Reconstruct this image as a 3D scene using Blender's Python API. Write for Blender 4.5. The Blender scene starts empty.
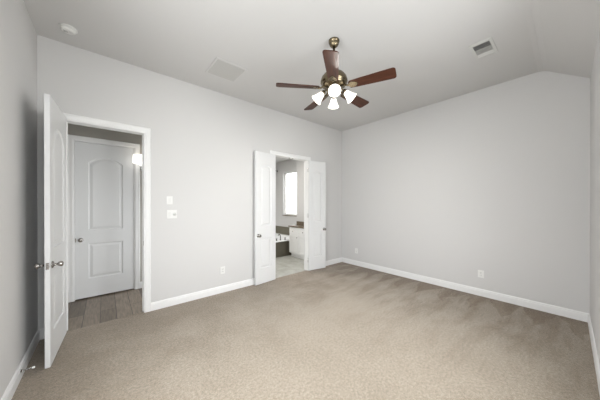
import bpy, bmesh, math, random
from mathutils import Vector, Matrix
random.seed(4)
PI = math.pi
R = math.radians
SC = bpy.context.scene
COL = SC.collection

# ------------------------------------------------------------------ camera
cam_d = bpy.data.cameras.new('camera')
cam = bpy.data.objects.new('camera', cam_d)
COL.objects.link(cam)
cam_d.sensor_fit = 'HORIZONTAL'
cam_d.sensor_width = 36.0
cam_d.lens = 228.8 / 600 * 36.0
cam_d.clip_start = 0.02
cam_d.shift_y = 4.07 / 600
cam.location = (-4.572, -3.724, 1.476)
cam.rotation_euler = (R(90 - 0.142), 0, R(49.536 - 90))
SC.camera = cam

# ------------------------------------------------------------------ world, daylight and fill lights, exposure
w = bpy.data.worlds.new('overcast_sky')
SC.world = w
w.use_nodes = True
wn = w.node_tree.nodes
bg = wn['Background']
wl_ = w.node_tree.links
w_tc = wn.new('ShaderNodeTexCoord')
w_sep = wn.new('ShaderNodeSeparateXYZ')
w_rmp = wn.new('ShaderNodeValToRGB')           # overcast sky above the horizon, dull ground below it
w_map = wn.new('ShaderNodeMapRange')
w_map.inputs['From Min'].default_value = -0.15
w_map.inputs['From Max'].default_value = 0.15
w_rmp.color_ramp.elements[0].color = (0.24, 0.25, 0.21, 1)
w_rmp.color_ramp.elements[1].color = (0.94, 0.97, 1.0, 1)
wl_.new(w_tc.outputs['Generated'], w_sep.inputs[0])
wl_.new(w_sep.outputs['Z'], w_map.inputs['Value'])
wl_.new(w_map.outputs[0], w_rmp.inputs['Fac'])
wl_.new(w_rmp.outputs[0], bg.inputs['Color'])
bg.inputs['Strength'].default_value = 3.5


def area_light(name, loc, rot, sx, sy, power, color=(0.96, 0.98, 1.0)):
    l = bpy.data.lights.new(name, 'AREA')
    l.shape = 'RECTANGLE'
    l.size, l.size_y = sx, sy
    l.energy = power
    l.color = color
    o = bpy.data.objects.new(name, l)
    COL.objects.link(o)
    o.location = loc
    o.rotation_euler = rot
    return o


area_light('unseen_window_daylight', (-4.50, -4.20, 1.72), (R(78), 0, 0), 0.9, 1.7, 36)
area_light('unseen_window_daylight', (-2.55, -4.20, 1.72), (R(78), 0, 0), 0.9, 1.7, 62)
area_light('unseen_window_daylight', (-5.426, -2.45, 1.72), (0, R(-78), 0), 1.7, 1.0, 84)  # light of the added side window, brightens the plain wall
area_light('hall_fill_light', (-3.26, 0.62, 0.95), (0, R(90), 0), 1.5, 0.8, 12)  # added fill that brightens the hall door, no opening there
area_light('bathroom_daylight', (0.45, 2.05, 1.95), (0, R(78), 0), 1.35, 0.75, 20)
area_light('bathroom_fill_light', (-1.9, 1.3, 2.88), (0, 0, 0), 0.4, 0.4, 34, (1.0, 0.96, 0.90))  # added fill for the bathroom walls, no fixture

vs = SC.view_settings
SC.display_settings.display_device = 'sRGB'
vs.view_transform = 'Standard'
vs.look = 'None'
vs.gamma = 1.0
vs.use_curve_mapping = False
vs.exposure = 0.23

# ------------------------------------------------------------------ materials


def mat(name, color, rough=0.5, metal=0.0, spec=0.5, emit=None, es=0.0):
    m = bpy.data.materials.new(name)
    m.use_nodes = True
    b = m.node_tree.nodes['Principled BSDF']
    b.inputs['Base Color'].default_value = (*color, 1)
    b.inputs['Roughness'].default_value = rough
    b.inputs['Metallic'].default_value = metal
    b.inputs['Specular IOR Level'].default_value = spec
    if emit:
        b.inputs['Emission Color'].default_value = (*emit, 1)
        b.inputs['Emission Strength'].default_value = es
    return m


def nodes_of(m):
    nt = m.node_tree
    return nt, nt.nodes, nt.links, nt.nodes['Principled BSDF']


def noise(N, L, vec, scale, detail=3.0, rough=0.55):
    n = N.new('ShaderNodeTexNoise')
    n.inputs['Scale'].default_value = scale
    n.inputs['Detail'].default_value = detail
    n.inputs['Roughness'].default_value = rough
    if vec is not None:
        L.new(vec, n.inputs['Vector'])
    return n


def ramp(N, L, fac, stops):
    r = N.new('ShaderNodeValToRGB')
    e = r.color_ramp.elements
    while len(e) < len(stops):
        e.new(0.5)
    for k, (p, c) in enumerate(stops):
        e[k].position = p
        e[k].color = (*c, 1)
    L.new(fac, r.inputs['Fac'])
    return r


def paint(name, color, bump=0.04, scale=260, rough=0.85):
    m = mat(name, color, rough, spec=0.25)
    nt, N, L, b = nodes_of(m)
    tc = N.new('ShaderNodeTexCoord')
    n = noise(N, L, tc.outputs['Object'], scale, 2)
    bu = N.new('ShaderNodeBump')
    bu.inputs['Strength'].default_value = bump
    bu.inputs['Distance'].default_value = 0.002
    L.new(n.outputs['Fac'], bu.inputs['Height'])
    L.new(bu.outputs['Normal'], b.inputs['Normal'])
    return m


WALL = paint('warm_grey_wall_paint', (0.605, 0.60, 0.592))
CEIL = paint('ceiling_paint', (0.605, 0.60, 0.592), 0.06, 180)
HALLW = paint('shaded_hall_wall_paint', (0.38, 0.365, 0.33))  # shade of the hall is put into this darker colour
TRIM = paint('white_trim_enamel', (0.77, 0.77, 0.765), 0.01, 60, 0.38)
DOORM = paint('white_door_enamel', (0.70, 0.705, 0.705), 0.015, 90, 0.42)
PLASTIC = mat('white_plastic', (0.74, 0.74, 0.72), 0.4)
SWITCHP = mat('offwhite_rocker_plastic', (0.70, 0.70, 0.68), 0.35)
DARKSLOT = mat('dark_slot', (0.03, 0.03, 0.03), 0.7)
NICKEL = mat('satin_nickel', (0.42, 0.40, 0.38), 0.25, 1.0)
CHROME = mat('chrome', (0.75, 0.75, 0.75), 0.12, 1.0)
BRASS = mat('antique_brass', (0.19, 0.155, 0.10), 0.27, 1.0)
BRONZE = mat('oil_rubbed_bronze', (0.05, 0.045, 0.04), 0.4, 0.8)
RUBBER = mat('white_rubber_tip', (0.82, 0.82, 0.80), 0.6)
VENTW = mat('white_vent_enamel', (0.60, 0.60, 0.58), 0.45)
GRILLE = mat('painted_grille_steel', (0.465, 0.46, 0.445), 0.5)
DUCT = mat('dark_duct_lining', (0.05, 0.05, 0.05), 0.8)
PORCELAIN = mat('white_acrylic', (0.86, 0.87, 0.87), 0.15)
CABINET = paint('white_cabinet_paint', (0.80, 0.80, 0.79), 0.01, 60, 0.4)
SHADE = mat('lit_frosted_glass', (0.9, 0.88, 0.84), 0.4, emit=(1.0, 0.95, 0.88), es=1.1)
BULB = mat('lit_bulb', (1, 1, 1), 0.4, emit=(1.0, 0.95, 0.88), es=3.0)
SCONCE = mat('lit_linen_shade', (0.9, 0.88, 0.84), 0.7, emit=(1.0, 0.96, 0.88), es=1.5)


def glass_mat():
    m = bpy.data.materials.new('window_glass')
    m.use_nodes = True
    nt = m.node_tree
    N, L = nt.nodes, nt.links
    N.clear()
    out = N.new('ShaderNodeOutputMaterial')
    mix = N.new('ShaderNodeMixShader')
    tr = N.new('ShaderNodeBsdfTransparent')
    gl = N.new('ShaderNodeBsdfGlossy')
    gl.inputs['Roughness'].default_value = 0.02
    mix.inputs[0].default_value = 0.06
    L.new(tr.outputs[0], mix.inputs[1])
    L.new(gl.outputs[0], mix.inputs[2])
    L.new(mix.outputs[0], out.inputs['Surface'])
    return m


GLASS = glass_mat()


def carpet_mat():
    m = mat('taupe_cut_pile_carpet', (0.3, 0.25, 0.2), 1.0, spec=0.05)
    nt, N, L, b = nodes_of(m)
    b.inputs['Sheen Weight'].default_value = 0.25
    b.inputs['Sheen Roughness'].default_value = 0.6
    tc = N.new('ShaderNodeTexCoord')
    obj = tc.outputs['Object']
    # pile fibres
    fine = noise(N, L, obj, 170, 3, 0.75)
    mid = noise(N, L, obj, 48, 4, 0.7)
    big = noise(N, L, obj, 1.5, 5, 0.62)
    patch = noise(N, L, obj, 7.0, 4, 0.65)
    sep = N.new('ShaderNodeSeparateXYZ')
    L.new(obj, sep.inputs[0])

    def math_(op, a, bb=None, clamp=False):
        n = N.new('ShaderNodeMath')
        n.operation = op
        n.use_clamp = clamp
        for k, v in enumerate((a, bb)):
            if v is None:
                continue
            if isinstance(v, (int, float)):
                n.inputs[k].default_value = v
            else:
                L.new(v, n.inputs[k])
        return n.outputs[0]

    def span(v, lo, hi):
        n = N.new('ShaderNodeMapRange')
        n.inputs['From Min'].default_value = lo
        n.inputs['From Max'].default_value = hi
        L.new(v, n.inputs['Value'])
        return n.outputs[0]

    def mixc(a, c2, fac, mode='MIX'):
        n = N.new('ShaderNodeMix')
        n.data_type = 'RGBA'
        n.blend_type = mode
        if isinstance(fac, (int, float)):
            n.inputs['Factor'].default_value = fac
        else:
            L.new(fac, n.inputs['Factor'])
        L.new(a, n.inputs['A'])
        if isinstance(c2, tuple):
            n.inputs['B'].default_value = (*c2, 1)
        else:
            L.new(c2, n.inputs['B'])
        return n.outputs['Result']
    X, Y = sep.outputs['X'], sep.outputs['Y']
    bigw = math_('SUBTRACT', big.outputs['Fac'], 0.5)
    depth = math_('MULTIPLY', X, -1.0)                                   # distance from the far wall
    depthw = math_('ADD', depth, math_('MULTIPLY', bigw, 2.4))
    # vacuum-brushed pile: a row of triangular sweeps along the far wall
    wob = noise(N, L, obj, 1.3, 2)
    yw = math_('ADD', Y, math_('MULTIPLY', wob.outputs['Fac'], 0.5))
    tri = math_('PINGPONG', yw, 0.17)
    teeth = span(math_('SUBTRACT', math_('MULTIPLY', tri, 3.9), depth), -0.03, 0.03)
    # strokes of the cleaner running out from the far wall
    smap = N.new('ShaderNodeMapping')
    smap.inputs['Scale'].default_value = (0.8, 4.2, 1)
    smap.inputs['Rotation'].default_value = (0, 0, R(14))
    L.new(obj, smap.inputs['Vector'])
    strokes = noise(N, L, smap.outputs[0], 1.25, 4, 0.6)
    st = span(strokes.outputs['Fac'], 0.44, 0.58)
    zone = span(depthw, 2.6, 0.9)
    zone_near = span(depthw, 1.3, 0.2)  # darker towards the far wall
    # darker pile along the wall with the doorways and by the open door
    wall_dark = math_('MAXIMUM', span(math_('SUBTRACT', math_('MULTIPLY', bigw, 2.8), Y), 1.5, 0.2), span(math_('ADD', math_('MULTIPLY', X, 1.0), math_('MULTIPLY', bigw, 2.0)), -3.9, -4.9))
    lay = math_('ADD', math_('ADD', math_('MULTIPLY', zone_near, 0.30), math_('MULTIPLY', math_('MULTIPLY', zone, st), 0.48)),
                math_('ADD', math_('MULTIPLY', teeth, 0.46), math_('MULTIPLY', wall_dark, 0.42)))
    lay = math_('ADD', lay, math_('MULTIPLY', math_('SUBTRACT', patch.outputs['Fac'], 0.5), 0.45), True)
    base = ramp(N, L, mid.outputs['Fac'], [(0.34, (0.245, 0.202, 0.152)), (0.66, (0.40, 0.342, 0.268))])
    r2 = ramp(N, L, big.outputs['Fac'], [(0.36, (0.90, 0.89, 0.87)), (0.62, (1.04, 1.04, 1.04))])
    c = mixc(base.outputs[0], r2.outputs[0], 0.8, 'MULTIPLY')
    r4 = ramp(N, L, fine.outputs['Fac'], [(0.32, (0.55, 0.55, 0.55)), (0.68, (1.36, 1.36, 1.36))])
    c = mixc(c, r4.outputs[0], 0.8, 'MULTIPLY')
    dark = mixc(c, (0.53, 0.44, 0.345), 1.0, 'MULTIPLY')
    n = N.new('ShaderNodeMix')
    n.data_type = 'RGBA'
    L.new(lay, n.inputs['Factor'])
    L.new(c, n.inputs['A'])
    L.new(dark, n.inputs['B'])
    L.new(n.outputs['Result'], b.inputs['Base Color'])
    bu = N.new('ShaderNodeBump')
    bu.inputs['Strength'].default_value = 0.6
    bu.inputs['Distance'].default_value = 0.012
    h = math_('ADD', math_('MULTIPLY', fine.outputs['Fac'], 0.6), mid.outputs['Fac'])
    L.new(h, bu.inputs['Height'])
    L.new(bu.outputs['Normal'], b.inputs['Normal'])
    return m


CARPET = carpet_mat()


def plank_mat():
    m = mat('grey_brown_wood_planks', (0.2, 0.17, 0.14), 0.4)
    nt, N, L, b = nodes_of(m)
    tc = N.new('ShaderNodeTexCoord')
    mp = N.new('ShaderNodeMapping')
    mp.inputs['Rotation'].default_value = (0, 0, R(90))
    L.new(tc.outputs['Object'], mp.inputs['Vector'])
    br = N.new('ShaderNodeTexBrick')
    br.offset = 0.37
    br.inputs['Scale'].default_value = 1.0
    br.inputs['Brick Width'].default_value = 1.2
    br.inputs['Row Height'].default_value = 0.165
    br.inputs['Mortar Size'].default_value = 0.0035
    br.inputs['Color1'].default_value = (0.25, 0.205, 0.16, 1)
    br.inputs['Color2'].default_value = (0.12, 0.096, 0.074, 1)
    br.inputs['Mortar'].default_value = (0.05, 0.04, 0.034, 1)
    L.new(mp.outputs[0], br.inputs['Vector'])
    mp2 = N.new('ShaderNodeMapping')
    mp2.inputs['Scale'].default_value = (22, 2.2, 1)
    L.new(tc.outputs['Object'], mp2.inputs['Vector'])
    g = noise(N, L, mp2.outputs[0], 2.2, 5, 0.65)
    r = ramp(N, L, g.outputs['Fac'], [(0.3, (0.55, 0.55, 0.55)), (0.7, (1.35, 1.33, 1.3))])
    mx = N.new('ShaderNodeMix')
    mx.data_type = 'RGBA'
    mx.blend_type = 'MULTIPLY'
    mx.inputs['Factor'].default_value = 0.85
    L.new(br.outputs['Color'], mx.inputs['A'])
    L.new(r.outputs[0], mx.inputs['B'])
    L.new(mx.outputs['Result'], b.inputs['Base Color'])
    return m


PLANK = plank_mat()


def tile_mat(name, c1, c2, grout, wdt, hgt, rough, offset=0.0):
    m = mat(name, c1, rough)
    nt, N, L, b = nodes_of(m)
    tc = N.new('ShaderNodeTexCoord')
    br = N.new('ShaderNodeTexBrick')
    br.offset = offset
    br.inputs['Scale'].default_value = 1.0
    br.inputs['Brick Width'].default_value = wdt
    br.inputs['Row Height'].default_value = hgt
    br.inputs['Mortar Size'].default_value = 0.004
    br.inputs['Color1'].default_value = (*c1, 1)
    br.inputs['Color2'].default_value = (*c2, 1)
    br.inputs['Mortar'].default_value = (*grout, 1)
    L.new(tc.outputs['Object'], br.inputs['Vector'])
    n = noise(N, L, tc.outputs['Object'], 7, 4)
    r = ramp(N, L, n.outputs['Fac'], [(0.3, (0.85, 0.85, 0.85)), (0.7, (1.12, 1.12, 1.1))])
    mx = N.new('ShaderNodeMix')
    mx.data_type = 'RGBA'
    mx.blend_type = 'MULTIPLY'
    mx.inputs['Factor'].default_value = 0.7
    L.new(br.outputs['Color'], mx.inputs['A'])
    L.new(r.outputs[0], mx.inputs['B'])
    L.new(mx.outputs['Result'], b.inputs['Base Color'])
    return m


BATHTILE = tile_mat('pale_grey_green_floor_tile', (0.50, 0.50, 0.46), (0.47, 0.47, 0.43), (0.40, 0.40, 0.36), 0.45, 0.45, 0.22)
DARKTILE = tile_mat('olive_brown_wall_tile', (0.150, 0.138, 0.098), (0.135, 0.124, 0.086), (0.11, 0.10, 0.075), 0.30, 0.15, 0.35, 0.5)


def wood_mat():
    m = mat('cherry_wood_blade', (0.12, 0.05, 0.028), 0.45, spec=0.22)
    nt, N, L, b = nodes_of(m)
    tc = N.new('ShaderNodeTexCoord')
    mp = N.new('ShaderNodeMapping')
    mp.inputs['Scale'].default_value = (2.0, 26, 8)
    L.new(tc.outputs['Object'], mp.inputs['Vector'])
    n = noise(N, L, mp.outputs[0], 2.0, 5, 0.6)
    r = ramp(N, L, n.outputs['Fac'], [(0.3, (0.034, 0.011, 0.006)), (0.7, (0.085, 0.030, 0.016))])
    L.new(r.outputs[0], b.inputs['Base Color'])
    return m


WOOD = wood_mat()


def granite_mat():
    m = mat('brown_granite', (0.14, 0.11, 0.08), 0.45, spec=0.25)
    nt, N, L, b = nodes_of(m)
    tc = N.new('ShaderNodeTexCoord')
    n = noise(N, L, tc.outputs['Object'], 60, 4, 0.7)
    r = ramp(N, L, n.outputs['Fac'], [(0.35, (0.05, 0.038, 0.025)), (0.5, (0.16, 0.125, 0.085)), (0.7, (0.28, 0.23, 0.17))])
    L.new(r.outputs[0], b.inputs['Base Color'])
    return m


GRANITE = granite_mat()

# ------------------------------------------------------------------ mesh helpers


class MB:
    """collects shapes, then links them as ONE mesh object"""

    def __init__(self):
        self.bm = bmesh.new()
        self.smooth = []

    def box(self, lo, hi, bevel=0.0, seg=2, M=None):
        b = bmesh.new()
        bmesh.ops.create_cube(b, size=1.0)
        s = [hi[i] - lo[i] for i in range(3)]
        c = [(hi[i] + lo[i]) / 2 for i in range(3)]
        for v in b.verts:
            v.co = Vector((v.co.x * s[0] + c[0], v.co.y * s[1] + c[1], v.co.z * s[2] + c[2]))
        if bevel > 0:
            bmesh.ops.bevel(b, geom=b.edges[:], offset=bevel, segments=seg, profile=0.5, affect='EDGES')
        self.join(b, M)
        return self

    def join(self, b, M=None, smooth=False):
        if M is not None:
            bmesh.ops.transform(b, matrix=M, verts=b.verts[:])
        if smooth:
            for f in b.faces:
                f.smooth = True
        me = bpy.data.meshes.new('tmp')
        b.to_mesh(me)
        b.free()
        self.bm.from_mesh(me)
        bpy.data.meshes.remove(me)

    def lathe(self, prof, M=None, n=32, smooth=True):
        """prof: list of (radius, z); closed at radius 0"""
        b = bmesh.new()
        rings = []
        for r, z in prof:
            if r < 1e-6:
                rings.append([b.verts.new((0, 0, z))])
            else:
                rings.append([b.verts.new((r * math.cos(2 * PI * k / n), r * math.sin(2 * PI * k / n), z)) for k in range(n)])
        for a, c in zip(rings, rings[1:]):
            for k in range(n):
                k2 = (k + 1) % n
                vs_ = []
                for v in (a[k % len(a)], a[k2 % len(a)], c[k2 % len(c)], c[k % len(c)]):
                    if v not in vs_:
                        vs_.append(v)
                if len(vs_) >= 3:
                    b.faces.new(vs_)
        bmesh.ops.recalc_face_normals(b, faces=b.faces[:])
        self.join(b, M, smooth)
        return self

    def tube(self, pts, r, n=12, M=None):
        """r: a radius or one per point"""
        pts = [Vector(p) for p in pts]
        rr = r if isinstance(r, (list, tuple)) else [r] * len(pts)
        b = bmesh.new()
        rings = []
        t = (pts[1] - pts[0]).normalized()
        up = Vector((0, 0, 1)) if abs(t.z) < 0.9 else Vector((1, 0, 0))
        side = t.cross(up).normalized()
        for i, p in enumerate(pts):
            if i == 0:
                t = (pts[1] - pts[0]).normalized()
            elif i == len(pts) - 1:
                t = (pts[-1] - pts[-2]).normalized()
            else:
                t = (pts[i + 1] - pts[i - 1]).normalized()
            side = (side - t * side.dot(t)).normalized()
            up = side.cross(t)
            rings.append([b.verts.new(p + (side * math.cos(2 * PI * k / n) + up * math.sin(2 * PI * k / n)) * rr[i]) for k in range(n)])
        for a, c in zip(rings, rings[1:]):
            for k in range(n):
                b.faces.new((a[k], a[(k + 1) % n], c[(k + 1) % n], c[k]))
        b.faces.new(rings[0])
        b.faces.new(rings[-1])
        bmesh.ops.recalc_face_normals(b, faces=b.faces[:])
        self.join(b, M, True)
        return self

    def prism(self, poly, d0, d1, axis='X', M=None, bevel=0.0):
        """poly in the two other axes, extruded along axis from d0 to d1"""
        def P(u, v, d):
            return {'X': (d, u, v), 'Y': (u, d, v), 'Z': (u, v, d)}[axis]
        b = bmesh.new()
        A = [b.verts.new(P(u, v, d0)) for u, v in poly]
        B = [b.verts.new(P(u, v, d1)) for u, v in poly]
        b.faces.new(A)
        b.faces.new(B[::-1])
        n = len(poly)
        for k in range(n):
            b.faces.new((A[k], B[k], B[(k + 1) % n], A[(k + 1) % n]))
        bmesh.ops.recalc_face_normals(b, faces=b.faces[:])
        if bevel:
            bmesh.ops.bevel(b, geom=b.edges[:], offset=bevel, segments=2, profile=0.5, affect='EDGES')
        self.join(b, M)
        return self

    def build(self, name, m, parent=None, loc=(0, 0, 0), rot=(0, 0, 0)):
        me = bpy.data.meshes.new(name)
        self.bm.to_mesh(me)
        self.bm.free()
        me.materials.append(m)
        o = bpy.data.objects.new(name, me)
        COL.objects.link(o)
        o.location = loc
        o.rotation_euler = rot
        if parent:
            o.parent = parent
        return o


def tag(o, label=None, cat=None, group=None, kind=None):
    if label:
        o['label'] = label
    if cat:
        o['category'] = cat
    if group:
        o['group'] = group
    if kind:
        o['kind'] = kind
    return o


def empty(name, loc=(0, 0, 0), rot=(0, 0, 0)):
    o = bpy.data.objects.new(name, None)
    o.empty_display_size = 0.1
    COL.objects.link(o)
    o.location = loc
    o.rotation_euler = rot
    return o


def copy_tree(o, parent=None):
    c = o.copy()
    COL.objects.link(c)
    if parent:
        c.parent = parent
    for ch in list(o.children):
        copy_tree(ch, c)
    return c


def struct(name, mb, m, label=None, cat=None):
    return tag(mb.build(name, m), label, cat, None, 'structure')


# ------------------------------------------------------------------ dimensions (metres)
LX, LY, H = 5.126, 3.899, 3.30
YC, ZS = -3.498, 3.023                 # where the ceiling starts to slope, and its height at the window wall
T = 0.12
DX0, DX1, DZ = -4.912, -4.172, 2.425   # bedroom door opening
BX0, BX1, BZ = -2.070, -1.176, 2.420   # bathroom opening
J = 0.02                               # jamb lining thickness
HY = 1.116                             # hall back wall face
HX0, HX1 = -4.919, -4.188              # hall door opening
HZC = 2.90                             # hall and bathroom ceiling
VX = -0.36                             # bathroom vanity wall face
WY0, WY1, WZ0, WZ1 = 1.62, 2.49, 1.09, 2.515   # bathroom window opening
BYEND = 3.25
WL = (-2.95, -1.95)                    # added window in the side wall, out of view beside the camera

# ------------------------------------------------------------------ shell
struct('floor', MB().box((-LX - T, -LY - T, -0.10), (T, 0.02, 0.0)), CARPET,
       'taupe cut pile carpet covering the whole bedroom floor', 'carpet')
struct('floor_hall', MB().box((-LX - T, 0.02, -0.10), (-3.10, HY + T + .6, -0.004)), PLANK,
       'grey brown wood plank floor in the hall beyond the open door', 'floor')
struct('floor_bathroom', MB().box((-3.10, 0.02, -0.10), (T, BYEND + T, -0.004)), BATHTILE,
       'pale grey green tile floor in the bathroom', 'floor')

m = MB()
SL = (H - ZS) / (LY + YC)
prof = [(T, H), (YC + 0.05, H), (YC, H - 0.010), (YC - 0.05, H - 0.05 * SL), (-LY, ZS), (-LY - T, ZS - 0.08), (-LY - T, H + 0.12), (T, H + 0.12)]
m.prism(prof, -LX - T, T, 'X')
struct('ceiling', m, CEIL, 'pale grey bedroom ceiling sloping down along the window wall', 'ceiling')
struct('ceiling_hall', MB().box((-LX - T, T, HZC), (-3.10, HY + T, HZC + 0.1)), CEIL)
struct('ceiling_bathroom', MB().box((-3.10, T, HZC), (T, BYEND + T, HZC + 0.1)), CEIL)

# wall with the two doorways
m = MB()
e = 0.0005
for x0, x1, z0, z1 in ((-LX, DX0 - J, 0, H), (DX0 - J, DX1 + J, DZ + J, H), (DX1 + J, BX0 - J, 0, H),
                       (BX0 - J, BX1 + J, BZ + J, H), (BX1 + J, 0, 0, H)):
    m.box((x0, 0, z0), (x1, T, z1))
bmesh.ops.remove_doubles(m.bm, verts=m.bm.verts[:], dist=1e-5)
struct('wall_back', m, WALL, 'warm grey wall with the hall doorway and the bathroom doorway', 'wall')
struct('wall_right', MB().box((0, -LY - T, 0), (T, T, H)), WALL, 'plain warm grey wall beyond the ceiling fan', 'wall')
struct('wall_left', MB().box((-LX - T, -LY - T, 0), (-LX, WL[0], H)).box((-LX - T, WL[1], 0), (-LX, T, H)).box((-LX - T, WL[0], 0), (-LX, WL[1], 0.72)).box((-LX - T, WL[0], 2.52), (-LX, WL[1], H)), WALL, 'warm grey wall behind the open bedroom door', 'wall')
# window wall
WIN = [(-4.95, -4.05), (-3.00, -2.10)]
wz0, wz1 = 0.72, 2.52
m = MB()
for x0, x1, z0, z1 in ((-LX, WIN[0][0], 0, ZS), (WIN[0][1], WIN[1][0], 0, ZS), (WIN[1][1], 0, 0, ZS),
                       (WIN[0][0], WIN[0][1], 0, wz0), (WIN[0][0], WIN[0][1], wz1, ZS),
                       (WIN[1][0], WIN[1][1], 0, wz0), (WIN[1][0], WIN[1][1], wz1, ZS)):
    m.box((x0, -LY - T, z0), (x1, -LY, z1))
struct('wall_front', m, WALL, 'warm grey window wall under the low end of the ceiling', 'wall')
# hall
m = MB()
m.box((-LX - T, HY, 0), (HX0 - J, HY + T, HZC)).box((HX1 + J, HY, 0), (-3.10, HY + T, HZC)).box((HX0 - J, HY, 2.425 + J), (HX1 + J, HY + T, HZC))
struct('wall_hall_back', m, HALLW, 'hall wall with painted-in shade around the closed white door', 'wall')
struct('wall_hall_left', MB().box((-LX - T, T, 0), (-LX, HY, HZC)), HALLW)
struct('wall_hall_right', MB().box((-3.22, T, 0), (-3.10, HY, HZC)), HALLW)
struct('light_block_behind_hall_door', MB().box((HX0 - 0.2, HY + T + 0.3, -0.004), (HX1 + 0.2, HY + T + 0.36, 2.6)).box((HX0 - 0.2, HY + T, -0.004), (HX0 - 0.1, HY + T + 0.3, 2.6)).box((HX1 + 0.1, HY + T, -0.004), (HX1 + 0.2, HY + T + 0.3, 2.6)).box((HX0 - 0.1, HY + T, 2.5), (HX1 + 0.1, HY + T + 0.3, 2.6)), HALLW)  # unseen box added to stop light leaking under the hall door
# bathroom
struct('wall_bathroom_left', MB().box((-3.10, T, 0), (-2.98, BYEND, HZC)), WALL)
struct('wall_bathroom_back', MB().box((-3.10, BYEND, 0), (T, BYEND + T, HZC)), WALL)
m = MB()
m.box((VX, T, 0), (T, 1.36, HZC))
m.box((0, 1.36, 0), (T, WY0, HZC)).box((0, WY1, 0), (T, BYEND, HZC))
m.box((0, WY0, 0), (T, WY1, WZ0)).box((0, WY0, WZ1), (T, WY1, HZC))
struct('wall_bathroom_right', m, WALL, 'bathroom wall holding the bright window and the vanity', 'wall')
m = MB()
m.box((-0.012, 1.362, 0.44), (-0.0005, BYEND - 0.001, 0.70))
struct('trim_tub_tile', m, DARKTILE, 'band of olive brown tile on the bathroom wall above the tub', 'tile')

# ------------------------------------------------------------------ baseboards
BB = [(0, 0), (0.016, 0), (0.016, 0.078), (0.012, 0.086), (0.012, 0.098), (0.007, 0.108), (0, 0.112)]


def baseboard(name, a, b, nrm, label=None, parent=None):
    """run from a to b on the wall, profile leaning out along nrm"""
    a, b, nrm = Vector((*a, 0)), Vector((*b, 0)), Vector((*nrm, 0))
    bm_ = bmesh.new()
    A = [bm_.verts.new(a + nrm * u + Vector((0, 0, v))) for u, v in BB]
    B = [bm_.verts.new(b + nrm * u + Vector((0, 0, v))) for u, v in BB]
    bm_.faces.new(A)
    bm_.faces.new(B[::-1])
    for k in range(len(BB)):
        bm_.faces.new((A[k], B[k], B[(k + 1) % len(BB)], A[(k + 1) % len(BB)]))
    bmesh.ops.recalc_face_normals(bm_, faces=bm_.faces[:])
    mm = MB()
    mm.join(bm_)
    return struct(name, mm, TRIM, label, 'baseboard')


CW = 0.08
baseboard('baseboard_back', (DX1 + CW, 0), (BX0 - CW, 0), (0, -1), 'white baseboard between the hall doorway and the bathroom doorway')
baseboard('baseboard_corner', (BX1 + CW, 0), (-0.016, 0), (0, -1), 'short white baseboard between the bathroom doorway and the room corner')
baseboard('baseboard_stub', (-LX + 0.016, 0), (DX0 - CW, 0), (0, -1), 'short white baseboard behind the open bedroom door')
baseboard('baseboard_right', (0, 0), (0, -LY), (-1, 0), 'long white baseboard along the plain wall beyond the fan')
baseboard('baseboard_left', (-LX, 0), (-LX, -LY), (1, 0), 'white baseboard with the spring door stop on it')
baseboard('baseboard_front', (-0.016, -LY), (-LX + 0.016, -LY), (0, 1), 'white baseboard along the window wall')
baseboard('baseboard_hall', (HX1 + CW, HY), (-3.22, HY), (0, -1), 'white baseboard beside the closed hall door')
baseboard('baseboard_hall_stub', (-LX, HY), (HX0 - CW, HY), (0, -1), 'short white baseboard at the knob side of the hall door')

# ------------------------------------------------------------------ door casings
CP = [(0, 0), (0, 0.012), (0.010, 0.019), (0.030, 0.015), (0.058, 0.016), (0.070, 0.010), (0.080, 0.008), (0.080, 0)]
# (distance from the opening outwards, thickness): listed from outer face; mirrored below so the thick back band sits outside
CP = [(CW - u, t) for u, t in CP]


def casing(name, x0, x1, z1, yface, ny, label, depth):
    """casing legs and head mitred round an opening, with jamb lining and stop"""
    root = empty(name, ((x0 + x1) / 2, yface, 0))
    tag(root, label, 'door frame', None, 'structure')
    cx = (x0 + x1) / 2
    hw = (x1 - x0) / 2

    def sweep(path_a, path_b, nm):
        b = bmesh.new()
        A = [b.verts.new(path_a(u, t)) for u, t in CP]
        B = [b.verts.new(path_b(u, t)) for u, t in CP]
        b.faces.new(A)
        b.faces.new(B[::-1])
        n = len(CP)
        for k in range(n):
            b.faces.new((A[k], B[k], B[(k + 1) % n], A[(k + 1) % n]))
        bmesh.ops.recalc_face_normals(b, faces=b.faces[:])
        mm = MB()
        mm.join(b)
        return mm.build(nm, TRIM, root)
    g = 0.004
    for s in (-1, 1):
        sweep(lambda u, t: Vector((s * (hw + g + u - 0.004), ny * t, 0)),
              lambda u, t: Vector((s * (hw + g + u - 0.004), ny * t, z1 + u)), 'side_casing')
    sweep(lambda u, t: Vector((-(hw + u), ny * t, z1 + u)), lambda u, t: Vector(((hw + u), ny * t, z1 + u)), 'head_casing')
    d0, d1 = (0.0005, depth) if ny < 0 else (-depth, -0.0005)
    for s in (-1, 1):
        a, c = sorted((s * hw, s * (hw + J - 0.0005)))
        MB().box((a, d0, 0), (c, d1, z1 + J - 0.0005)).build('side_jamb', TRIM, root)
        a, c = sorted((s * hw, s * (hw - 0.011)))
        MB().box((a, d0 + 0.045, 0), (c, d0 + 0.078, z1), 0.002).build('door_stop_strip', TRIM, root)
    MB().box((-hw, d0, z1), (hw, d1, z1 + J - 0.0005)).build('head_jamb', TRIM, root)
    return root


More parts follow.
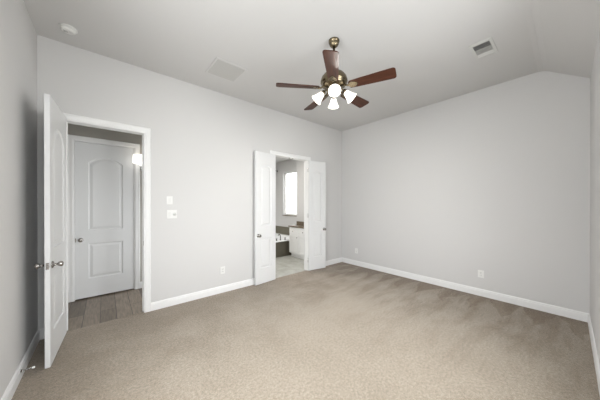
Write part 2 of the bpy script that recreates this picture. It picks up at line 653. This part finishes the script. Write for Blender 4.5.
tr1 = casing('trim_1', DX0, DX1, DZ, 0, -1, 'white casing and jamb around the hall doorway', T - 0.001)
mm = MB().box((0.37 - 0.0025, 0.012, 0.905), (0.37 + 0.001, 0.040, 0.965), 0.001)
mm.build('strike_plate', NICKEL, tr1)
tr2 = casing('trim_2', BX0, BX1, BZ, 0, -1, 'white casing and jamb around the bathroom doorway', T - 0.001)
for dx in (-0.04, 0.05):
    MB().lathe([(0, 0), (0.014, 0), (0.014, 0.006), (0.006, 0.012), (0, 0.012)],
               Matrix.Translation((dx, 0.028, BZ)) @ Matrix.Rotation(PI, 4, 'X'), 16).build('ball_catch', NICKEL, tr2)
tr3 = casing('trim_3', HX0, HX1, 2.425, HY, -1, 'white casing around the closed hall door', T - 0.001)

# ------------------------------------------------------------------ doors


def panel_loop(x0, x1, z0, z1, rise, i, n=14):
    x0, x1, z0, z1 = x0 + i, x1 - i, z0 + i, z1 - i
    pts = [(x0, z0), (x1, z0)]
    if rise <= 0:
        return pts + [(x1, z1), (x0, z1)]
    for k in range(n + 1):
        u = 1 - 2 * k / n
        # eyebrow arch: flat shoulders easing into a crown
        pts.append(((x0 + x1) / 2 + u * (x1 - x0) / 2, z1 - rise * abs(u) ** 2.1))
    return pts


def door_mesh(wd, ht, th, stile, rails):
    """a moulded two panel leaf; x 0..wd, y 0..th, z 0..ht; rails = (low0, low1, up0, up1, rise)"""
    b = bmesh.new()
    l0, l1, u0, u1, rise = rails
    panels = [(stile, wd - stile, l0, l1, 0), (stile, wd - stile, u0, u1, rise)]
    outer = []
    for y, sg in ((0, 1), (th, -1)):
        o = [b.verts.new((x, y, z)) for x, z in ((0, 0), (wd, 0), (wd, ht), (0, ht))]
        outer.append(o)
        edges = [b.edges.new((o[k], o[(k + 1) % 4])) for k in range(4)]
        for p in panels:
            loops = []
            for ins, dep in ((0, 0), (0.005, 0.009), (0.018, 0.012), (0.024, 0.010), (0.050, 0.002)):
                loops.append([b.verts.new((x, y + sg * dep, z)) for x, z in panel_loop(*p, ins)])
            n = len(loops[0])
            for k in range(n):
                edges.append(b.edges.new((loops[0][k], loops[0][(k + 1) % n])))
            for A, B in zip(loops, loops[1:]):
                for k in range(n):
                    b.faces.new((A[k], A[(k + 1) % n], B[(k + 1) % n], B[k]))
            b.faces.new(loops[-1])
        bmesh.ops.triangle_fill(b, use_beauty=True, use_dissolve=False, edges=edges)
    for k in range(4):
        b.faces.new((outer[0][k], outer[0][(k + 1) % 4], outer[1][(k + 1) % 4], outer[1][k]))
    bmesh.ops.recalc_face_normals(b, faces=b.faces[:])
    mm = MB()
    mm.join(b)
    return mm


def knob(parent, x, y, z, sg, egg=False):
    """door knob on the face at y, pointing along sg*y"""
    M = Matrix.Translation((x, y, z)) @ Matrix.Rotation(-sg * PI / 2, 4, 'X')
    if egg:
        prof = [(0, 0), (0.031, 0), (0.032, 0.004), (0.026, 0.010), (0.013, 0.014), (0.010, 0.030), (0.013, 0.036), (0.020, 0.042), (0.025, 0.053), (0.024, 0.063), (0.016, 0.073), (0, 0.077)]
    else:
        prof = [(0, 0), (0.031, 0), (0.032, 0.004), (0.026, 0.010), (0.013, 0.014), (0.010, 0.028), (0.014, 0.033), (0.026, 0.042), (0.029, 0.052), (0.025, 0.062), (0.012, 0.067), (0, 0.068)]
    return MB().lathe(prof, M, 28).build('knob', NICKEL, parent)


def hinges(parent, x, y, zs):
    for z in zs:
        mm = MB().tube([(x, y, z - 0.045), (x, y, z + 0.045)], 0.006, 12)
        mm.box((x + 0.001, y - 0.0012, z - 0.044), (x + 0.028, y + 0.0012, z + 0.044))
        mm.build('hinge', NICKEL, parent)


TH = 0.035
# bedroom door, swung open against the side wall. Local x runs from hinge to free edge, local +y is the hall-facing side when open
d1 = empty('door_1', (-4.905, -0.022, 0.012), (0, 0, R(-93.2)))
tag(d1, 'open white two panel bedroom door standing near the side wall', 'door', None, 'structure')
DW, DH = 0.70, 2.437
# after turning, local +y points to +x of the room (towards the camera side)
mm = door_mesh(DW, DH, TH, 0.125, (0.28, 0.83, 1.05, 2.205, 0.10))
slab = mm.build('door_slab', DOORM, d1, (0, -TH, 0))
knob(d1, DW - 0.062, 0, 0.905, 1, True)
knob(d1, DW - 0.062, -TH, 0.905, -1, True)
MB().box((DW - 0.001, -TH + 0.006, 0.875), (DW + 0.0015, -0.006, 0.935), 0.0006).box((DW, -TH / 2 - 0.007, 0.895), (DW + 0.009, -TH / 2 + 0.007, 0.915), 0.002).build('latch_plate', NICKEL, d1)
hinges(d1, 0.001, -TH - 0.003, (0.22, 1.2, 2.2))

# hall door, shut
d2 = empty('door_2', (HX0 + 0.003, HY + 0.006, 0.016))
tag(d2, 'closed white two panel arched hall door seen through the doorway', 'door', None, 'structure')
HW = HX1 - HX0 - 0.006
door_mesh(HW, 2.403, TH, 0.150, (0.29, 0.835, 1.045, 2.19, 0.09)).build('door_slab', DOORM, d2)
knob(d2, 0.062, 0, 0.90, -1)
MB().box((-0.0025, -0.0022, 0.87), (0.010, 0.004, 0.93), 0.0008).build('latch_plate', NICKEL, d2)

# bathroom leaves folded back against the wall
LW, LH = 0.468, 2.405
RL = (0.28, 0.83, 1.05, 2.18, 0.035)


def leaf(name, hinge, free, side, label):
    a, c = Vector(hinge), Vector(free)
    ang = math.atan2(c.y - a.y, c.x - a.x)
    wd = (c - a).length
    r_ = empty(name, (a.x, a.y, 0.012), (0, 0, ang))
    tag(r_, label, 'door', None, 'structure')
    # the wall lies on local side*y
    y0 = 0 if side > 0 else -TH
    door_mesh(wd, LH, TH, 0.105, RL).build('door_slab', DOORM, r_, (0, y0, 0))
    fy = 0
    knob(r_, wd - 0.055, fy, 0.885, -side)
    hinges(r_, 0.001, side * (TH + 0.003), (0.22, 1.2, 2.2))
    return r_


leaf('door_3', (-2.062, -0.056), (-2.526, -0.108), -1, 'narrow white bathroom door leaf folded back beside the wall outlet')
leaf('door_4', (-1.185, -0.056), (-0.728, -0.122), 1, 'narrow white bathroom door leaf folded back beside the room corner')

# ------------------------------------------------------------------ windows


def window(name, root_loc, rotz, wd, z0, z1, depth, label, sill_mat, rail=True):
    """local x across, y towards the outside, opening centred on x=0"""
    r_ = empty(name, (*root_loc, z0), (0, 0, rotz))
    tag(r_, label, 'window', None, 'structure')
    h = z1 - z0
    f = 0.045
    y0, y1 = depth - 0.06, depth - 0.01
    hw = wd / 2 - 0.001
    mm = MB()
    mm.box((-hw, y0, 0.002), (-hw + f, y1, h - 0.001), 0.003).box((hw - f, y0, 0.002), (hw, y1, h - 0.001), 0.003)
    mm.box((-hw + f, y0, 0.002), (hw - f, y1, f), 0.003).box((-hw + f, y0, h - f), (hw - f, y1, h - 0.001), 0.003)
    if rail:
        mm.box((-hw + f, y0 + 0.005, h / 2 - 0.025), (hw - f, y1 - 0.005, h / 2 + 0.025), 0.003)
    mm.build('window_frame', PLASTIC, r_)
    MB().box((-hw + f, y1 - 0.022, f), (hw - f, y1 - 0.018, h - f)).build('window_pane', GLASS, r_)
    mm = MB().box((-hw - 0.03, -0.03, -0.0195), (hw + 0.03, 0.0, 0.0), 0.004)
    mm.box((-hw, 0.0, -0.0005), (hw, y0, 0.0015))
    mm.build('window_sill', sill_mat, r_)
    return r_


window('window_1', ((WIN[0][0] + WIN[0][1]) / 2, -LY), PI, 0.9, wz0, wz1, T, 'white framed bedroom window next to the side wall', TRIM)
window('window_2', ((WIN[1][0] + WIN[1][1]) / 2, -LY), PI, 0.9, wz0, wz1, T, 'white framed bedroom window further along the window wall', TRIM)
window('added_side_window', (-LX, (WL[0] + WL[1]) / 2), PI / 2, 1.0, wz0, wz1, T, 'added unseen white framed window in the side wall', TRIM)  # added out of view to throw light on the plain wall
window('window_3', (0, (WY0 + WY1) / 2), -PI / 2, WY1 - WY0, WZ0, WZ1, T, 'bright bathroom window above the tub', GRANITE, False)

# ------------------------------------------------------------------ ceiling fan
fan = empty('ceiling_fan', (-2.620, -2.021, H))
tag(fan, 'antique brass ceiling fan with five cherry wood blades and lit bell shades', 'ceiling fan')
MB().lathe([(0, 0), (0.057, 0), (0.060, -0.006), (0.060, -0.022), (0.056, -0.024), (0.054, -0.040), (0.044, -0.062), (0.028, -0.076), (0.020, -0.082), (0, -0.082)], None, 40).build('canopy', BRASS, fan)
MB().tube([(0, 0, -0.075), (0, 0, -0.35)], 0.0125, 16).lathe([(0.013, -0.325), (0.026, -0.330), (0.030, -0.345), (0.030, -0.365), (0.013, -0.37)], None, 24).build('downrod', BRASS, fan)
MB().lathe([(0, -0.345), (0.040, -0.348), (0.075, -0.360), (0.112, -0.385), (0.138, -0.418), (0.148, -0.450), (0.150, -0.470), (0.146, -0.480),
            (0.138, -0.484), (0.138, -0.494), (0.128, -0.512), (0.100, -0.526), (0.085, -0.532), (0.080, -0.536), (0, -0.536)], None, 48).build('motor_housing', BRASS, fan)
BLADE_Z = -0.537


def blade_mesh():
    n = 8
    half = []
    pts = []
    r0, r1 = 0.185, 0.645
    # upper edge from root to tip, then back
    for k in range(n + 1):
        t = k / n
        half.append((r0 + (r1 - 0.03 - r0) * t, 0.052 + 0.020 * t ** 0.8))
    tip = []
    for k in range(1, 7):
        a = PI / 2 * k / 6
        tip.append((r1 - 0.03 + 0.03 * math.sin(a), 0.072 - 0.03 + 0.03 * math.cos(a)))
    root = [(r0 - 0.018, 0.030)]
    up = root + half + tip
    poly = up + [(x, -y) for x, y in reversed(up)]
    b = bmesh.new()
    A = [b.verts.new((x, y, 0.004)) for x, y in poly]
    B = [b.verts.new((x, y, -0.004)) for x, y in poly]
    b.faces.new(A)
    b.faces.new(B[::-1])
    for k in range(len(poly)):
        b.faces.new((A[k], B[k], B[(k + 1) % len(poly)], A[(k + 1) % len(poly)]))
    bmesh.ops.recalc_face_normals(b, faces=b.faces[:])
    mm = MB()
    mm.join(b)
    return mm


def iron_mesh():
    mm = MB()
    mm.tube([(0.095, 0, 0.022), (0.125, 0, 0.010), (0.155, 0, -0.004), (0.185, 0, -0.009)], [0.012, 0.011, 0.010, 0.009], 10)
    # spade plate screwed under the blade root
    pl_ = [(0.165, 0.012), (0.185, 0.036), (0.215, 0.042), (0.240, 0.030), (0.262, 0.012), (0.270, 0.0)]
    poly = pl_ + [(x, -y) for x, y in reversed(pl_[:-1])]
    mm.prism(poly, -0.0085, -0.0045, 'Z')
    for sx, sy in ((0.205, 0.024), (0.205, -0.024), (0.245, 0)):
        mm.lathe([(0, -0.012), (0.004, -0.0115), (0.006, -0.0085)], Matrix.Translation((sx, sy, 0)), 10)
    return mm


blade0 = iron0 = None
for k in range(5):
    az = R(-141.5 + 72 * k)
    if k == 0:
        blade0 = blade_mesh().build('blade', WOOD, fan)
        iron0 = iron_mesh().build('blade_iron', BRASS, fan)
        bl, ir = blade0, iron0
    else:
        bl, ir = blade0.copy(), iron0.copy()
        COL.objects.link(bl)
        COL.objects.link(ir)
    for o in (bl, ir):
        o.location = (0, 0, BLADE_Z)
        o.rotation_mode = 'QUATERNION'
        o.rotation_quaternion = (Matrix.Rotation(az, 4, 'Z') @ Matrix.Rotation(R(-13), 4, 'X')).to_quaternion()
MB().lathe([(0, -0.536), (0.055, -0.536), (0.058, -0.542), (0.060, -0.556), (0.066, -0.566), (0.066, -0.580), (0.054, -0.596), (0.030, -0.608), (0.016, -0.614),
            (0.010, -0.620), (0.014, -0.630), (0.010, -0.640), (0, -0.644)], None, 36).build('light_fitter', BRASS, fan)
TILT = R(44)
for k in range(4):
    az = R(-137 + 90 * k)
    A = Matrix.Rotation(az, 4, 'Z')
    MB().tube([A @ Vector(p) for p in ((0.055, 0, -0.562), (0.085, 0, -0.556), (0.108, 0, -0.561), (0.120, 0, -0.570))], 0.009, 10).build('light_arm', BRASS, fan)
    # axis leaning outwards and down from the end of the arm
    F = A @ Matrix.Translation((0.108, 0, -0.566)) @ Matrix.Rotation(PI - TILT, 4, 'Y')
    MB().lathe([(0, -0.004), (0.020, -0.004), (0.024, 0.004), (0.027, 0.016), (0.029, 0.026), (0.026, 0.028), (0, 0.028)], F, 24).build('shade_holder', BRASS, fan)
    sh = MB().lathe([(0.024, 0.022), (0.028, 0.032), (0.034, 0.050), (0.041, 0.075), (0.049, 0.100), (0.061, 0.124), (0.066, 0.132), (0.063, 0.133), (0.057, 0.123), (0.046, 0.100), (0.038, 0.075), (0.031, 0.050), (0.025, 0.033), (0.021, 0.022)], F, 36).build('lamp_shade', SHADE, fan)
    bu = MB().lathe([(0, 0.028), (0.011, 0.030), (0.013, 0.045), (0.022, 0.066), (0.026, 0.084), (0.020, 0.102), (0, 0.110)], F, 20).build('bulb', BULB, sh)
    l = bpy.data.lights.new('fan_lamp', 'SPOT')
    l.energy = 20
    l.color = (1.0, 0.965, 0.91)
    l.shadow_soft_size = 0.03
    l.spot_size = R(150)
    l.spot_blend = 0.6
    o = bpy.data.objects.new('fan_lamp', l)
    COL.objects.link(o)
    o.parent = fan
    o.matrix_local = F @ Matrix.Translation((0, 0, 0.118)) @ Matrix.Rotation(PI, 4, 'X')

# ------------------------------------------------------------------ ceiling fittings
sd = empty('smoke_detector', (-4.858, -0.345, H))
tag(sd, 'round white smoke detector on the ceiling above the open door', 'smoke detector')
MB().lathe([(0, 0), (0.070, 0), (0.071, -0.006), (0.069, -0.011), (0.060, -0.012), (0, -0.012)], None, 40).build('mounting_ring', PLASTIC, sd)
MB().lathe([(0, -0.012), (0.056, -0.012), (0.058, -0.018), (0.056, -0.030), (0.050, -0.036), (0.030, -0.039), (0, -0.040)], None, 40).build('housing', PLASTIC, sd)
MB().lathe([(0.020, -0.0395), (0.020, -0.043), (0.016, -0.045), (0, -0.045)], Matrix.Translation((0.024, -0.012, 0.0012)), 24).build('test_button', SWITCHP, sd)
mm = MB()
for k in range(5):
    mm.box((-0.034 + k * 0.007, -0.012, -0.0398), (-0.0315 + k * 0.007, 0.018, -0.0382))
mm.build('sounder_slots', DARKSLOT, sd)

gr = empty('return_air_grille', (-3.300, -0.672, H))
tag(gr, 'square painted return air grille flush in the ceiling above the light switches', 'air grille')
a, f = 0.213, 0.026
mm = MB()
mm.box((-a, -a, -0.008), (a, -a + f, 0), 0.002).box((-a, a - f, -0.008), (a, a, 0), 0.002)
mm.box((-a, -a + f, -0.008), (-a + f, a - f, 0), 0.002).box((a - f, -a + f, -0.008), (a, a - f, 0), 0.002)
mm.build('frame', CEIL, gr)
mm = MB()
n = 26
for k in range(n):
    y = -a + f + (k + 0.5) * (2 * a - 2 * f) / n
    mm.box((-a + f, -0.0085, -0.0006), (a - f, 0.0085, 0.0006), M=Matrix.Translation((0, y, -0.0055)) @ Matrix.Rotation(R(-28), 4, 'X'))
mm.build('louvres', GRILLE, gr)
MB().box((-a + f, -a + f, -0.0012), (a - f, a - f, -0.0002)).build('backing', DUCT, gr)

vt = empty('ceiling_vent', (-1.165, -3.072, H))
tag(vt, 'white two way supply vent in the ceiling near the slope', 'air vent')
ax, ay = 0.19, 0.105      # overall half sizes
ix, iy = 0.145, 0.076     # opening half sizes
mm = MB()
for s in (-1, 1):
    mm.prism([(s * ax, 0), (s * ax, -0.002), (s * (ax - 0.02), -0.006), (s * ix, -0.0075), (s * ix, 0)], -iy, iy, 'Y')
    lo, hi = sorted((s * iy, s * ay))
    mm.box((-ax, lo, -0.0072), (ax, hi, 0), 0.002)
mm.build('frame', VENTW, vt)
MB().box((-ix, -iy, -0.0015), (ix, iy, -0.0003)).build('backing', DUCT, vt)
mm = MB()
nb = 14
for k in range(nb):
    x = -ix + (k + 0.5) * 2 * ix / nb
    ang = R(-40) if k < 5 else R(-10)
    if k >= nb - 3:
        ang = R(25)
    mm.box((-0.0085, -iy, -0.0006), (0.0085, iy, 0.0006), M=Matrix.Translation((x, 0, -0.0075)) @ Matrix.Rotation(ang, 4, 'Y'))
mm.build('louvres', VENTW, vt)

# ------------------------------------------------------------------ wall plates


def wall_root(name, x, y, z, rotz, label, cat, group=None):
    r_ = empty(name, (x, y, z), (0, 0, rotz))
    return tag(r_, label, cat, group)


# local: x across the wall, -y out of the wall, z up
def plate(r_, wd, ht):
    return MB().box((-wd / 2, -0.006, -ht / 2), (wd / 2, 0, ht / 2), 0.0025).build('plate', PLASTIC, r_)


def rocker(r_, x):
    mm = MB().box((x - 0.0165, -0.0075, -0.033), (x + 0.0165, -0.005, 0.033), 0.001)
    mm.box((-0.015, -0.002, -0.031), (0.015, 0.002, 0.031), 0.001, M=Matrix.Translation((x, -0.0085, 0)) @ Matrix.Rotation(R(4), 4, 'X'))
    mm.build('rocker', SWITCHP, r_)


s1 = wall_root('light_switch', -3.862, 0, 1.522, 0, 'narrow white single switch plate above the wider plate', 'light switch')
plate(s1, 0.076, 0.116)
rocker(s1, 0)
s2 = wall_root('light_switch', -3.832, 0, 1.322, 0, 'wide white double switch plate under the single plate', 'light switch')
plate(s2, 0.128, 0.122)
rocker(s2, -0.031)
MB().lathe([(0, 0), (0.024, 0), (0.024, 0.004), (0.017, 0.008), (0.016, 0.016), (0, 0.017)], Matrix.Translation((0.031, -0.005, 0)) @ Matrix.Rotation(PI / 2, 4, 'X'), 28).build('dimmer_knob', SWITCHP, s2)


def outlet(x, y, z, rotz, label):
    r_ = wall_root('wall_outlet', x, y, z, rotz, label, 'outlet', 'white wall outlets near the floor')
    plate(r_, 0.078, 0.118)
    for dz in (-0.0195, 0.0195):
        rc = MB().box((-0.0165, -0.0085, dz - 0.0145), (0.0165, -0.005, dz + 0.0145), 0.003).build('receptacle', SWITCHP, r_)
        mm = MB()
        for dx in (-0.0065, 0.0065):
            mm.box((dx - 0.001, -0.0088, dz - 0.002), (dx + 0.001, -0.008, dz + 0.008))
        mm.box((-0.002, -0.0088, dz - 0.0105), (0.002, -0.008, dz - 0.006))
        mm.build('slots', DARKSLOT, rc)
    MB().lathe([(0, 0), (0.003, 0), (0.0025, 0.0012), (0, 0.0015)], Matrix.Translation((0, -0.006, 0)) @ Matrix.Rotation(PI / 2, 4, 'X'), 12).build('screw', SWITCHP, r_)
    return r_


outlet(-3.086, 0, 0.368, 0, 'white wall outlet between the light switches and the bathroom door leaf')
outlet(0, -2.820, 0.350, PI / 2 * -1, 'white wall outlet low on the plain wall towards the window end')
outlet(0, -0.445, 0.345, PI / 2 * -1, 'white wall outlet on the plain wall close to the room corner')

# ------------------------------------------------------------------ spring door stop on the side baseboard
ds = empty('door_stop', (-LX + 0.016, -0.755, 0.074))
tag(ds, 'small chrome spring door stop with white tip on the baseboard', 'door stop')
MX = Matrix.Rotation(PI / 2, 4, 'Y')
MB().lathe([(0, 0), (0.011, 0), (0.011, 0.003), (0.006, 0.008), (0, 0.008)], MX, 18).build('base', NICKEL, ds)
pts = []
for k in range(14 * 8 + 1):
    t = k / (14 * 8)
    a = 2 * PI * 14 * t
    pts.append((0.006 + 0.058 * t, 0.0052 * math.cos(a), 0.0052 * math.sin(a)))
MB().tube(pts, 0.0013, 6).build('spring', CHROME, ds)
MB().lathe([(0, 0.062), (0.007, 0.062), (0.0085, 0.066), (0.0085, 0.076), (0.006, 0.080), (0, 0.080)], MX, 18).build('tip', RUBBER, ds)

# ------------------------------------------------------------------ hall sconce
wl = empty('wall_sconce', (-4.075, HY, 2.105))
tag(wl, 'lit white shaded wall light in the hall beside the closed door', 'wall light')
MB().box((-0.032, -0.014, -0.06), (0.032, -0.0005, 0.08), 0.006).build('backplate', CHROME, wl)
MB().tube([(0.0, -0.012, -0.01), (-0.005, -0.05, -0.02), (-0.02, -0.095, -0.012), (-0.025, -0.11, 0.01), (-0.025, -0.11, 0.055)], 0.007, 12).build('arm', CHROME, wl)
MB().lathe([(0, -0.045), (0.006, -0.043), (0.012, -0.034), (0.014, -0.022), (0.010, -0.012), (0.020, -0.006), (0.026, 0.004), (0.018, 0.014), (0.018, 0.05), (0, 0.05)], Matrix.Translation((-0.025, -0.11, 0.0)), 24).build('lamp_holder', CHROME, wl)
shd = MB().lathe([(0.118, 0.05), (0.114, 0.19), (0.112, 0.19), (0.115, 0.056), (0, 0.056), (0, 0.05), (0.118, 0.05)], Matrix.Translation((-0.025, -0.125, 0.0)) @ Matrix.Diagonal((1, 0.75, 1, 1)), 40).build('lamp_shade', SCONCE, wl)
MB().lathe([(0, 0.05), (0.012, 0.055), (0.026, 0.09), (0.028, 0.11), (0.018, 0.135), (0, 0.142)], Matrix.Translation((-0.025, -0.11, 0)), 20).build('bulb', SCONCE, wl)
l = bpy.data.lights.new('hall_lamp', 'POINT')
l.energy = 0.45
l.color = (1.0, 0.93, 0.82)
l.shadow_soft_size = 0.04
o = bpy.data.objects.new('hall_lamp', l)
COL.objects.link(o)
o.parent = wl
o.location = (-0.025, -0.125, 0.125)

# ------------------------------------------------------------------ bathroom
# tub in a tiled deck: long axis along the window wall
tb = empty('bathtub', (-0.70, 1.44, 0))
tag(tb, 'white drop in bathtub with olive tile apron under the bathroom window', 'bathtub')
tx0, tx1, ty0, ty1 = -1.0, 0.685, 0.0, 1.79          # local extents of the deck
MB().box((tx0, ty0, 0), (tx1, ty0 + 0.03, 0.415)).box((tx0, ty0 + 0.03, 0), (tx0 + 0.03, ty1, 0.415)).build('apron', DARKTILE, tb)


def rrect(x0, x1, y0, y1, r, z, n=6):
    pts = []
    for cx, cy, a0 in ((x1 - r, y1 - r, 0), (x0 + r, y1 - r, PI / 2), (x0 + r, y0 + r, PI), (x1 - r, y0 + r, 3 * PI / 2)):
        for k in range(n + 1):
            a = a0 + PI / 2 * k / n
            pts.append((cx + r * math.cos(a), cy + r * math.sin(a), z))
    return pts


b = bmesh.new()
loops = [rrect(tx0 - 0.012, tx1, ty0 - 0.012, ty1, 0.01, 0.416), rrect(tx0 - 0.014, tx1, ty0 - 0.014, ty1, 0.012, 0.438), rrect(tx0, tx1 - 0.004, ty0, ty1 - 0.004, 0.012, 0.448),
         rrect(tx0 + 0.09, tx1 - 0.12, ty0 + 0.13, ty1 - 0.13, 0.22, 0.448), rrect(tx0 + 0.105, tx1 - 0.135, ty0 + 0.145, ty1 - 0.145, 0.22, 0.43),
         rrect(tx0 + 0.17, tx1 - 0.19, ty0 + 0.22, ty1 - 0.24, 0.2, 0.12), rrect(tx0 + 0.25, tx1 - 0.27, ty0 + 0.30, ty1 - 0.32, 0.15, 0.06)]
vl = [[b.verts.new(p) for p in lp] for lp in loops]
for A, B in zip(vl, vl[1:]):
    for k in range(len(A)):
        b.faces.new((A[k], A[(k + 1) % len(A)], B[(k + 1) % len(A)], B[k]))
b.faces.new(vl[-1])
bmesh.ops.recalc_face_normals(b, faces=b.faces[:])
mm = MB()
mm.join(b)
mm.build('tub_basin', PORCELAIN, tb)

fc = empty('tub_faucet', (-0.835, 1.50, 0.449))
tag(fc, 'dark bronze gooseneck faucet on the near rim of the bathtub', 'faucet')
MB().tube([(0, 0, 0), (0, 0, 0.10), (0.0, 0.015, 0.135), (0.0, 0.05, 0.155), (0.0, 0.09, 0.145), (0.0, 0.11, 0.12)], 0.011, 12).lathe([(0, 0), (0.024, 0), (0.022, 0.012), (0.012, 0.018)], None, 20).build('spout', BRONZE, fc)
for dx in (-0.13, 0.16):
    MB().lathe([(0, 0), (0.022, 0), (0.020, 0.01), (0.011, 0.016), (0.010, 0.04), (0.016, 0.046), (0.016, 0.056), (0, 0.06)], Matrix.Translation((dx, 0, 0)), 20).tube([(dx - 0.03, 0, 0.052), (dx + 0.03, 0, 0.052)], 0.005, 8).build('handle', BRONZE, fc)

# shower head high on the wall over the tub
sh_ = empty('shower_head', (-0.0005, 2.86, 2.60))
tag(sh_, 'dark bronze shower head on the wall above the tub', 'shower head')
MB().lathe([(0, 0), (0.03, 0), (0.028, 0.006), (0.012, 0.012)], Matrix.Rotation(-PI / 2, 4, 'Y'), 20).build('flange', BRONZE, sh_)
MB().tube([(0, 0, 0), (-0.09, 0, 0.018), (-0.17, 0, 0.005), (-0.21, 0, -0.035)], 0.010, 10).build('arm', BRONZE, sh_)
MB().lathe([(0, 0.02), (0.016, 0.018), (0.03, 0.0), (0.085, -0.018), (0.088, -0.028), (0.08, -0.031), (0, -0.031)], Matrix.Translation((-0.225, 0, -0.055)) @ Matrix.Rotation(R(22), 4, 'Y'), 30).build('spray_head', BRONZE, sh_)

# vanity cabinet against the short wall
vc = empty('vanity_cabinet', (VX - 0.0005, 0.13, 0))
tag(vc, 'white vanity cabinet with panel doors under the granite counter', 'cabinet')
vd, vl_ = 0.292, 1.19      # depth along -x, length along y
MB().box((-vd, 0, 0.115), (0, vl_, 0.83), 0.002).box((-vd + 0.07, 0.0, 0.0), (0, vl_ - 0.01, 0.115)).build('carcass', CABINET, vc)
MB().box((-vd + 0.058, 0.0, 0.0), (-vd + 0.07, vl_ - 0.01, 0.10)).build('toe_kick', CABINET, vc)
ndoor = 3
dw = vl_ / ndoor


def shaker(y0, y1, z0, z1):
    mm = MB()
    x0, x1 = -vd - 0.018, -vd - 0.0005
    f = 0.055
    mm.box((x0, y0, z0), (x1, y0 + f, z1), 0.002).box((x0, y1 - f, z0), (x1, y1, z1), 0.002)
    mm.box((x0, y0 + f, z0), (x1, y1 - f, z0 + f), 0.002).box((x0, y0 + f, z1 - f), (x1, y1 - f, z1), 0.002)
    mm.box((x0 + 0.009, y0 + f, z0 + f), (x1, y1 - f, z1 - f))
    return mm


for k in range(ndoor):
    y0, y1 = k * dw + 0.012, (k + 1) * dw - 0.012
    dr = shaker(y0, y1, 0.13, 0.62).build('cabinet_door', CABINET, vc)
    MB().lathe([(0, 0), (0.006, 0), (0.005, 0.012), (0.013, 0.018), (0.013, 0.024), (0, 0.028)], Matrix.Translation((-vd - 0.018, y0 + 0.03, 0.56)) @ Matrix.Rotation(-PI / 2, 4, 'Y'), 16).build('knob', NICKEL, dr)
    dr = MB().box((-vd - 0.018, y0, 0.645), (-vd - 0.0005, y1, 0.80), 0.003).build('drawer_front', CABINET, vc)
    MB().lathe([(0, 0), (0.006, 0), (0.005, 0.012), (0.013, 0.018), (0.013, 0.024), (0, 0.028)], Matrix.Translation((-vd - 0.018, (y0 + y1) / 2, 0.72)) @ Matrix.Rotation(-PI / 2, 4, 'Y'), 16).build('knob', NICKEL, dr)
ct = empty('vanity_countertop', (VX - 0.0005, 0.13, 0.8305))
tag(ct, 'brown granite counter with backsplash on the white vanity', 'countertop')
MB().box((-vd - 0.03, 0, 0), (0, vl_ + 0.025, 0.032), 0.004).build('slab', GRANITE, ct)
MB().box((-0.02, 0, 0.0325), (0, vl_ + 0.025, 0.135), 0.003).build('backsplash', GRANITE, ct)
